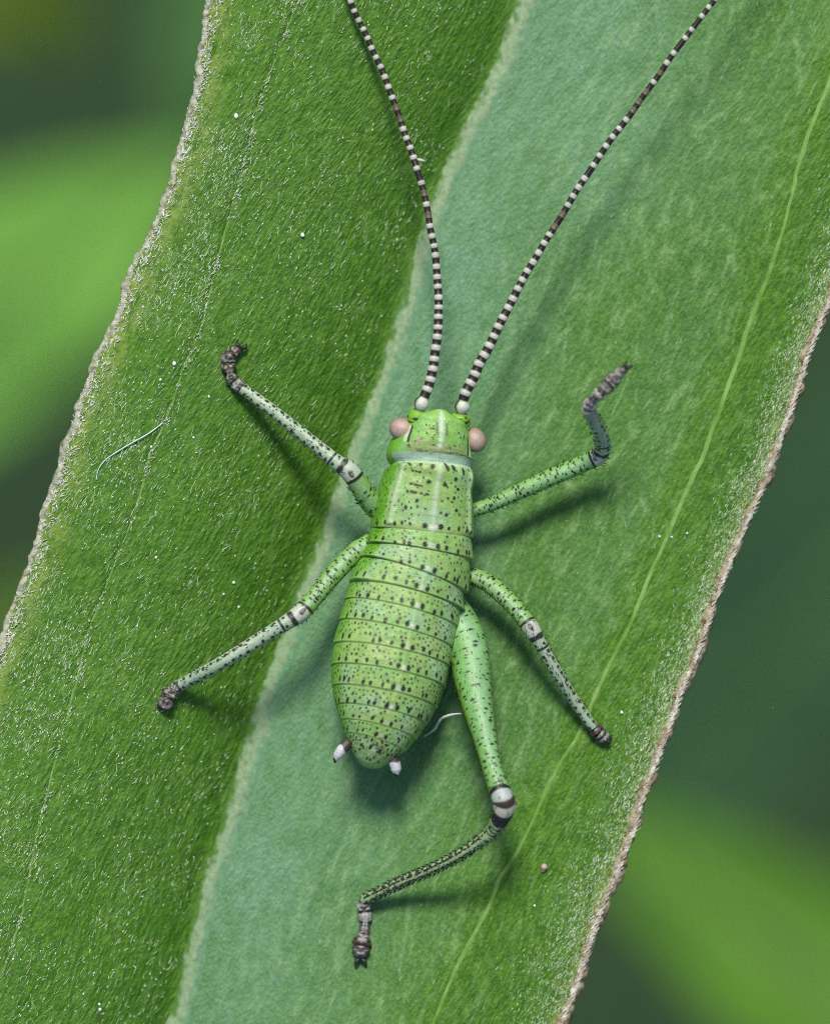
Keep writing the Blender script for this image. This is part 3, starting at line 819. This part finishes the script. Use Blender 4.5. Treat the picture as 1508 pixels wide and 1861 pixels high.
def leg(name, pts, femur_end, seed, spots_f=1.0, tib_col=TIB, fem_col=FEM, knee_col=WHITE, band=True, dash=1.0, far_grey=0.0, hind=False, label=None):
    """pts: px, py, z mm, radius px.  femur_end: index of the knee point"""
    p = np.array(pts, float)
    n = int(np.sum(np.hypot(np.diff(p[:, 0]), np.diff(p[:, 1])))) + 90
    n = max(n, 220)
    # length is measured in 3-D, in photo units
    q3 = np.concatenate([p[:, :2], p[:, 2:3] * 100, p[:, 3:4]], 1)
    c2, t2, s2 = resample(q3, n)
    ka = s2[femur_end]; La = s2[-1]
    nv = 56
    v, a = sweep(P(c2[:, 0], c2[:, 1], c2[:, 2] / 100), c2[:, 3] / 100.0, nv)
    A = np.repeat(t2[:, None], nv, 1); B = a[None] * np.repeat(c2[:, 3:4], nv, 1)
    rg = np.random.default_rng(seed)
    fem = A < ka
    col = np.where(fem[..., None], fem_col, tib_col) * np.ones_like(v)
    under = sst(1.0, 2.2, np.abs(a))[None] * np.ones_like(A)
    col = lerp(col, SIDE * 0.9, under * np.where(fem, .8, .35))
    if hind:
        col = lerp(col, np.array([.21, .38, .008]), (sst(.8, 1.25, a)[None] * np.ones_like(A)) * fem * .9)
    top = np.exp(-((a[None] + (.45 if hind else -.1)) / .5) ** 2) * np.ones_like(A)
    col = lerp(col, np.array([0.30, 0.47, 0.30]), top * np.where(fem, .5, .2))  # pale bluish highlight painted along the upper side of the leg
    col = col * (0.88 + 0.24 * vnoise(A / 6., B / 5., seed))[..., None]
    def sp(a0, b0, ra, rb, c=BLACK, amt=.95):
        nonlocal col
        i0, i1 = np.searchsorted(t2, [a0 - ra * 2, a0 + ra * 2])
        if i1 <= i0:
            return
        wv = .3 * (vnoise(A[i0:i1] / 2.2, B[i0:i1] / 2.2, int(a0 * 13 + b0 * 5) % 991) - .5)
        d = np.sqrt(((A[i0:i1] - a0) / ra) ** 2 + ((B[i0:i1] - b0) / rb) ** 2) + wv
        col[i0:i1] = lerp(col[i0:i1], c, (1 - sst(.7, 1.3, d)) * amt)
    def rad_at(x):
        return np.interp(x, t2, c2[:, 3])
    # femur spots in rows
    x = 6.0
    while x < ka - 24:
        r = rad_at(x)
        for row in (-1.75, -1.05, -.42, .2, .8, 1.45, 2.1, -2.4):
            if rg.random() < .85 * spots_f:
                k = rg.uniform(.7, 1.15)
                sp(x + rg.uniform(-6, 6), (row + rg.normal(0, .12)) * r, 2.2 * k, 4.2 * k * dash, BLACK, rg.uniform(.85, 1))
        x += rg.uniform(10.5, 14)
    # tibia: two clear rows on top, small dots between
    x = ka + 46
    while x < La - 6:
        r = rad_at(x)
        for j, row in enumerate((-.78, .78, -2.1, 2.1)):
            sp(x + (j % 2) * 7 + rg.normal(0, 1.2), (row + rg.normal(0, .1)) * r, rg.uniform(3.0, 4.2), rg.uniform(3.2, 4.4), BLACK)
            if rg.random() < .75:
                sp(x + 8.5 + (j % 2) * 7 + rg.normal(0, 1.5), (row * rg.uniform(.6, 1.2)) * r, 1.9, 1.9, BLACK, .9)
        x += rg.uniform(14.5, 17.5)
    # knee
    if band:
        kn = np.clip(1 - np.abs(A - ka) / 14.5, 0, 1)
        col = lerp(col, knee_col * np.array([.8, .8, .74]), sst(0.08, .3, kn) * (.7 + .3 * vnoise(A / 5., B / 5., seed + 8)) * (np.abs(a)[None] < 2.3))
        sp(ka - 15, 0, 2.8, rad_at(ka - 15) * 1.9)
        sp(ka - 4, rg.uniform(-3, 3), 6.5, 4.6, np.array([.05, .03, .02]))
        sp(ka - 4.6, 0, 2.4, 1.8, np.array([.30, .28, .28]))
        sp(ka + 15.5, -.55 * rad_at(ka + 18), 5.2, rad_at(ka) * .62)
        sp(ka + 15.5, .6 * rad_at(ka + 18), 5.2, rad_at(ka) * .62)
        sp(ka + 31, -.45 * rad_at(ka), 3.2, 3.4); sp(ka + 29, .7 * rad_at(ka), 3.4, 3)
        sp(ka + 38, 0, 2.3, rad_at(ka) * 1.5)
    if hind:
        wob_ = 8.0 * (1 - np.cos(a))[None] * np.ones_like(A)
        for x0, x1, c_ in ((-33, -24, BLACK), (-24, -3, np.array([.42, .45, .43])), (-3, 6, np.array([.05, .025, .02])), (6, 18, np.array([.50, .48, .42])), (19, 42, BLACK), (46, 49, BLACK), (54, 57, BLACK), (62, 65, BLACK)):
            d_ = A - ka + (-wob_ if x0 < -10 else wob_)
            col = lerp(col, c_, sst(x0 - 1.5, x0 + 1.5, d_) * (1 - sst(x1 - 1.5, x1 + 1.5, d_)) * (np.abs(a)[None] < (2.0 if x0 < 40 else 1.2)))
    if far_grey:
        col = lerp(col, np.array([0.33, 0.33, 0.30]), sst(.55, 1.0, (A - ka) / (La - ka)) * far_grey)
    v_, q, t = tube_mesh(v)
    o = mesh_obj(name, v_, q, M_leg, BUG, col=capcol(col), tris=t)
    bs, qs, kk = [], [], 0
    for _ in range(int(La * .55)):
        i = int(rg.uniform(.06, .98) * (n - 1)); jv = int(rg.integers(nv))
        if abs(a[jv]) > 2.2:
            continue
        b = v[i, jv]; ctr = v[i].mean(0); nr = b - ctr; nr = nr / np.linalg.norm(nr)
        tg = v[min(i + 2, n - 1)].mean(0) - v[max(i - 2, 0)].mean(0); tg = tg / np.linalg.norm(tg)
        ln = rg.uniform(.035, .075)
        pth = np.stack([b - nr * .01, b + (nr * .45 + tg * .35) * ln, b + (nr * .6 + tg * .95) * ln])
        bv_, _a = sweep(pth, np.array([.0085, .0065, .0015]), 4)
        bs.append(bv_.reshape(-1, 3)); qs.append(grid_quads(3, 4, True) + kk); kk += 12
    bo = mesh_obj('bristle', np.concatenate(bs), np.concatenate(qs), M_leg, o, col=np.tile(np.array([.05, .045, .025]), (kk, 1)))
    bo['kind'] = 'stuff'
    if label:
        o['label'] = label
    return o

def tarsus(lg, pts, beads, seed, claws, cols):
    """beaded foot: pts px, py, z, radius; beads = count of joints; claws = list of end points"""
    c2, t2, s2 = resample(np.array(pts, float), 150)
    f = t2 / t2[-1] * beads
    bf = f - np.floor(f)
    mod = 0.74 + 0.34 * np.sin(np.clip(bf, 0, 1) * math.pi) ** .7
    v, a = sweep(P(c2[:, 0], c2[:, 1], c2[:, 2]), c2[:, 3] / 100 * mod, 28)
    v = v + (v - v.mean(1, keepdims=True)) * (0.55 * (vnoise(t2[:, None] / 4. + 0 * a[None], np.abs(a)[None] * 2.5 + 0 * t2[:, None], seed)[..., None] - .5))
    k = np.clip(np.floor(f).astype(int), 0, beads - 1)
    base = np.array([cols[i % len(cols)] for i in k])
    col = np.repeat(base[:, None], 28, 1)
    jd = np.exp(-((np.minimum(bf, 1 - bf)) / .16) ** 2)[:, None] * np.ones((1, 28))
    col = lerp(col, np.array([.02, .015, .013]), jd * .85)
    col = lerp(col, np.array([.03, .02, .018]), np.clip((vnoise(t2[:, None] / 4. + 0 * a[None], np.abs(a)[None] * 3 + 0 * t2[:, None], seed + 3) - .45) * 4, 0, .9))
    col = lerp(col, np.array([.45, .42, .40]), np.clip((vnoise(t2[:, None] / 5. + 0 * a[None], np.abs(a)[None] * 2.4 + 0 * t2[:, None], seed + 6) - .62) * 5, 0, .7))
    v_, q, t = tube_mesh(v)
    mesh_obj('tarsus', v_, q, M_leg, lg, col=capcol(col), tris=t)
    e = np.array(pts[-1], float)
    for cl in claws:
        pp = np.array([[e[0], e[1], e[2], 4.2], [(e[0] + cl[0]) / 2 + cl[2], (e[1] + cl[1]) / 2, e[2] + .03, 3.4], [cl[0], cl[1], e[2] - .05, .7]])
        c3, t3, _ = resample(pp, 16)
        v, a = sweep(P(c3[:, 0], c3[:, 1], c3[:, 2]), c3[:, 3] / 100, 10)
        v_, q, t = tube_mesh(v)
        mesh_obj('claw', v_, q, M_leg, lg, col=np.tile(np.array([.025, .02, .018]), (len(v_), 1)), tris=t)

def on(px, py, r):
    return float(leaf_z(px, py)) + r / 100.0

DG = np.array([.16, .13, .12]); PG = np.array([.36, .33, .29]); BR = np.array([.10, .06, .045])
# front leg, left
l = leg('leg', [(722, 935, 1.0, 20), (694, 928, 1.08, 22), (668, 905, 1.28, 20), (652, 880, 1.45, 18), (634, 856, 1.55, 17.5), (612, 840, 1.56, 14.5), (570, 806, 1.52, 12.5), (500, 750, 1.47, 11.5), (441, 706, on(441, 706, 12) + .1, 10.5)],
        4, 301, 0.8, label='leg with a short raised femur and a pale spotted shin')
tarsus(l, [(441, 706, on(441, 706, 12) + .1, 11), (424, 692, on(424, 692, 11), 10.5), (417, 672, on(417, 672, 10), 11), (414, 656, on(414, 656, 10), 13), (420, 644, on(420, 644, 9), 11), (437, 634, on(437, 634, 8), 7)], 5, 1,
       [(432, 617, -3), (448, 624, 4)], [PG, PG * .9, np.array([.22, .17, .13]), DG, BR])
# middle leg, left
l = leg('leg', [(718, 982, .95, 18), (690, 984, 1.0, 20), (655, 998, 1.1, 19), (610, 1040, 1.28, 17.5), (570, 1088, 1.5, 16), (544, 1116, 1.62, 16.5), (518, 1133, 1.65, 14), (470, 1163, 1.62, 13), (400, 1206, 1.56, 12), (330, 1244, on(330, 1244, 12) + .1, 11)],
        5, 302, 1.0, label='leg with a green femur and a pale spotted shin reaching out to the side')
tarsus(l, [(330, 1244, on(330, 1244, 12) + .1, 11), (316, 1254, on(316, 1254, 12), 11), (306, 1266, on(306, 1266, 12), 14), (301, 1278, on(301, 1278, 12), 13), (297, 1286, on(297, 1286, 8), 9)], 3, 2,
       [(286, 1281, -1), (318, 1272, 0)], [PG * .9, BR, np.array([.27, .22, .22])])
# front leg, right: raised, shin and foot held up off the leaf
l = leg('leg', [(822, 938, .95, 16), (850, 930, 1.0, 13), (880, 921, 1.05, 13), (940, 895, 1.13, 14.5), (1000, 868, 1.2, 16), (1060, 842, 1.28, 16), (1088, 828, 1.36, 16), (1095, 806, 1.62, 14.5), (1084, 775, 2.1, 13.5), (1068, 742, 2.62, 12)],
        6, 303, .75, fem_col=np.array([.22, .45, .11]), far_grey=.9, label='raised leg with a long green femur, its shin and dark foot held up off the leaf')
tarsus(l, [(1068, 742, 2.62, 12), (1074, 729, 2.72, 11), (1092, 713, 2.82, 10), (1112, 692, 2.9, 14), (1126, 678, 2.93, 9), (1136, 670, 2.94, 7)], 5, 3,
       [(1152, 664, 0), (1140, 655, -3)], [np.array([.40, .34, .34]), PG, np.array([.20, .16, .14]), DG, DG])
# middle leg, right
l = leg('leg', [(815, 1036, .9, 16), (845, 1044, 1.0, 16), (880, 1056, 1.12, 16.5), (920, 1088, 1.28, 16.5), (950, 1122, 1.4, 15), (966, 1144, 1.45, 15.5), (980, 1168, 1.42, 12.5), (1010, 1220, 1.26, 11.5), (1045, 1276, 1.02, 10.5), (1078, 1322, on(1078, 1322, 10) + .08, 9.5)],
        5, 304, 1.0, label='leg with a short green femur and thin spotted shin ending near the side vein')
tarsus(l, [(1078, 1322, on(1078, 1322, 10) + .08, 9.5), (1084, 1328, on(1084, 1328, 12), 13), (1094, 1337, on(1094, 1337, 10), 10.5), (1101, 1346, on(1101, 1346, 9), 9)], 3, 4,
       [(1107, 1352, 2), (1112, 1335, 0)], [BR, DG, np.array([.27, .23, .25])])
# hind leg, right
l = leg('leg', [(790, 1085, .85, 36), (814, 1110, .92, 38), (838, 1145, 1.05, 37), (852, 1185, 1.25, 36), (858, 1230, 1.45, 34), (869, 1290, 1.75, 27), (883, 1350, 2.0, 20.5), (897, 1405, 2.2, 18), (908, 1438, 2.3, 19.5), (916, 1460, 2.35, 20.5), (909, 1488, 2.25, 17), (893, 1512, 2.1, 13), (860, 1538, 1.86, 10.5), (800, 1572, 1.45, 10), (730, 1602, 1.0, 9.5), (660, 1636, on(660, 1636, 12) + .1, 9.5)],
        9, 305, 1.0, fem_col=np.array([.20, .43, .12]), tib_col=np.array([.32, .45, .21]), band=False, hind=True, label='long thick hind leg with a white and black knee and a thin spiny shin')
hind = l
tarsus(l, [(660, 1636, on(660, 1636, 12) + .1, 9.5), (662, 1654, on(662, 1654, 11), 12), (664, 1672, on(664, 1672, 10), 9.5), (661, 1696, on(661, 1696, 10), 10), (656, 1722, on(656, 1722, 13), 16), (655, 1740, on(655, 1740, 9), 8)], 5, 5,
       [(646, 1760, -4), (665, 1760, 4)], [PG * 1.1, np.array([.42, .40, .38]), DG, BR, DG])

# spines in rows along the thin hind shin
def spines(parent):
    tib = np.array([(893, 1512, 2.1), (860, 1538, 1.86), (800, 1572, 1.45), (730, 1602, 1.0), (660, 1636, on(660, 1636, 12) + .1)])
    c2, t2, _ = resample(np.concatenate([tib[:, :2], tib[:, 2:] * 100], 1), 300)
    vs, qs, k = [], [], 0
    rg = np.random.default_rng(77)
    T = (c2[-1] - c2[0]); T = T / np.linalg.norm(T)
    side = np.array([-T[1], T[0], 0]); side /= np.linalg.norm(side)
    upv = np.cross(T, side); upv = upv if upv[2] > 0 else -upv
    for row, n, ln in ((-1.25, 26, 9), (-.45, 30, 7), (.35, 30, 7.5), (1.2, 26, 9)):
        for i in range(n):
            c = c2[int((i + .5 + rg.uniform(-.25, .25)) / n * 285) + 6]
            d = math.cos(row) * upv + math.sin(row) * side
            b = c + d * 8.6
            e = b + d * ln * .55 * rg.uniform(.8, 1.2) + T * ln
            pp = np.stack([b, (b + e) / 2 + d * .8, e])
            v, a = sweep(P(pp[:, 0], pp[:, 1], pp[:, 2] / 100), np.array([1.9, 1.5, .3]) / 100, 6)
            vs.append(v.reshape(-1, 3)); qs.append(grid_quads(3, 6, True) + k); k += 18
    o = mesh_obj('spine', np.concatenate(vs), np.concatenate(qs), M_leg, parent, col=np.tile(np.array([.03, .025, .015]), (k, 1)))
    o['kind'] = 'stuff'
spines(hind)

# ---------------------------------------------------------------- small debris on the leaf
def strand(name, pts, rad, mat, label, cat, group=None):
    c2, t2, _ = resample(np.array(pts, float), 70)
    f = t2 / t2[-1]
    r = rad / 100 * (0.55 + 0.45 * np.sin(np.clip(f * 1.0, 0, 1) * math.pi)) * (0.8 + .4 * vnoise(t2 / 6., t2 * 0, 6))
    v, a = sweep(P(c2[:, 0], c2[:, 1], c2[:, 2]), r, 8)
    v_, q, t = tube_mesh(v)
    return tag(mesh_obj(name, v_, q, mat, None, tris=t), label, cat, group)

strand('fibre', [(838, 1297, 1.35), (826, 1298, 1.22), (813, 1301, 1.1), (802, 1306, 1.0), (795, 1315, .92), (791, 1323, .86), (783, 1330, .8), (771, 1338, on(771, 1338, 1))], 2.6, M_fibre,
       'curly white fibre caught between the abdomen and the thick hind leg', 'fibre')
strand('fibre', [(758, 289, 2.12), (764, 291, 2.12), (771, 292, 2.13)], 2.6, M_fibre, 'tiny straight white fibre stuck across an antenna', 'fibre')
strand('silk_thread', [(297, 768, on(297, 768, 4)), (270, 788, on(270, 788, 5)), (240, 805, on(240, 805, 5)), (212, 822, on(212, 822, 4)), (190, 838, on(190, 838, 3)), (180, 852, on(180, 852, 3)), (175, 872, on(175, 872, 2))], 1.35, M_silk,
       'pale bluish silk thread lying across the hairy leaf', 'thread')

def dust(px, py, r, label, group=None, z=None):
    nu, nv = 10, 12
    r = r * .8
    th = np.linspace(0.05, math.pi - 0.05, nu)[:, None]; ph = np.linspace(0, 2 * math.pi, nv, endpoint=False)[None]
    k = 0.75 + .5 * vnoise(np.cos(ph) * 1.3 + 0 * th + px, np.sin(ph) * 1.3 + th * 1.2 + py, 3)
    v = np.stack([np.sin(th) * np.cos(ph) * k, np.sin(th) * np.sin(ph) * k * 1.15, np.cos(th) * k * .8 + 0 * ph], -1) * r / 100
    v = v + P(px, py, float(leaf_z(px, py)) + r / 100 * .55 if z is None else z)
    v_, q, t = tube_mesh(v)
    tag(mesh_obj('dust_grain', v_, q, M_grain, None, tris=t), label, 'grain', group)
dust(429, 211, 5.2, 'largest white dust grain, between the upper leaf margin and the side vein')
dust(550, 427, 4.6, 'white dust grain on the dark half of the leaf, nearest to the antenna')
dust(317, 661, 4.0, 'white dust grain beside the side vein, level with the front foot')
for x, y, r in ((292, 690, 2.8), (275, 812, 2.8), (380, 721, 2.6), (352, 795, 2.6), (284, 1013, 2.6), (425, 1059, 2.8), (434, 1103, 2.6), (407, 1080, 2.4), (182, 1835, 3.2), (181, 1825, 2.6)):
    dust(x, y, r, 'tiny white dust speck among the hairs on the dark half of the leaf', 'dust specks on the dark half of the leaf')
for x, y, r in ((1129, 1295, 3.2), (971, 1646, 2.4), (1198, 975, 2.6), (1220, 976, 2.4), (1248, 969, 2.4)):
    dust(x, y, r, 'tiny white dust speck on the bright strip outside the right side vein', 'dust specks on the bright outer strip')
tag(strand('plant_crumb', [(990, 1570, on(990, 1570, 3)), (988, 1577, on(988, 1577, 4)), (986, 1584, on(986, 1584, 2))], 5.5, simple_mat('pinkish_crumb', (.5, .36, .30), .6), '', ''),
    'small pinkish crumb on the bright strip beside the right side vein', 'crumb')

# ---------------------------------------------------------------- what lies far below: blurred leaves and the ground
def back_leaf(p0, p1, width, z0, z1, c_a, c_b, label, bend=0.0, fold=0.12, seed=1, rib=(0.16, 0.28, 0.08)):
    """a broad leaf from p0 (stalk) to p1 (tip), photo positions at heights z0, z1"""
    a0 = P(p0[0], p0[1], z0); a1 = P(p1[0], p1[1], z1)
    Ln = np.linalg.norm(a1 - a0); T = (a1 - a0) / Ln
    sd = np.cross(T, [0, 0, 1.0]); sd /= np.linalg.norm(sd); up = np.cross(sd, T)
    nu, nv = 60, 25
    u = np.linspace(0, 1, nu)[:, None]; w = np.linspace(-1, 1, nv)[None]
    prof = np.sin(np.clip(u, 0, 1) ** .8 * math.pi) ** .75 * (1 - .15 * u)
    wd = width / 100 * np.maximum(prof, .012)
    pos = a0 + u[..., None] * T * Ln + (w * wd)[..., None] * sd + ((bend * Ln * np.sin(u * math.pi)) * np.ones_like(w))[..., None] * sd
    h = fold * np.abs(w) ** 1.2 * wd - .10 * Ln * (u - .4) ** 2 + .06 * wd * np.sin(u * 22 + np.abs(w) * 3 + seed) * np.abs(w)
    pos = pos + h[..., None] * up
    e = empty('background_leaf', tuple(map(float, a0)), label, 'leaf', 'blurred leaves below')
    m = simple_mat('background_leaf_green', c_a, .55, c_b, .35, spec=.35)
    b = mesh_obj('blade', pos, grid_quads(nu, nv, False), m, e)
    b.modifiers.new('thickness', 'SOLIDIFY').thickness = .3
    mid = pos[:, nv // 2] + up * .12
    v, _ = sweep(mid, np.linspace(.55, .12, nu), 8)
    v_, q, t = tube_mesh(v)
    mesh_obj('midrib', v_, q, simple_mat('background_leaf_rib', rib, .5), e, tris=t)

back_leaf((-560, 900), (430, 260), 430, -95, -120, (.165, .37, .055), (.125, .31, .045), 'bright green blurred leaf beyond the thin pale margin of the big leaf', seed=1)
back_leaf((-360, -300), (190, 90), 300, -85, -95, (.19, .27, .008), (.15, .23, .010), 'yellow green blurred leaf above the bright one, beyond a dark gap', seed=2)
back_leaf((470, -480), (310, 420), 190, -120, -130, (.125, .30, .065), (.10, .25, .055), 'mid green blurred leaf just behind the upper thin margin', seed=3)
back_leaf((-420, 1350), (220, 1000), 150, -100, -115, (.13, .22, .015), (.09, .17, .018), 'olive blurred leaf just below the bright one', seed=4)
back_leaf((1900, 2090), (1020, 1440), 330, -85, -110, (.085, .210, .014), (.07, .175, .016), 'blurred leaf with a bright tip below the hairy cord-like margin', seed=5)
back_leaf((2300, 300), (950, 1650), 640, -130, -160, (.048, .120, .042), (.054, .135, .047), 'large dark blurred leaf beyond the hairy cord-like margin', seed=6)

g = 30000.0
gm = simple_mat('mossy_ground', (.012, .036, .008), .9, (.018, .05, .012), .02)
xs = np.concatenate([-np.geomspace(g, 200, 14), np.linspace(-160, 160, 17), np.geomspace(200, g, 14)])
GX, GY = np.meshgrid(xs, xs, indexing='ij')
GZ = -330 + 25 * (vnoise(GX / 70., GY / 70., 8) - .5) * (np.hypot(GX, GY) < 2000)
gr = mesh_obj('ground', np.stack([GX, GY, GZ], -1), grid_quads(len(xs), len(xs), False), gm)
gr['kind'] = 'structure'
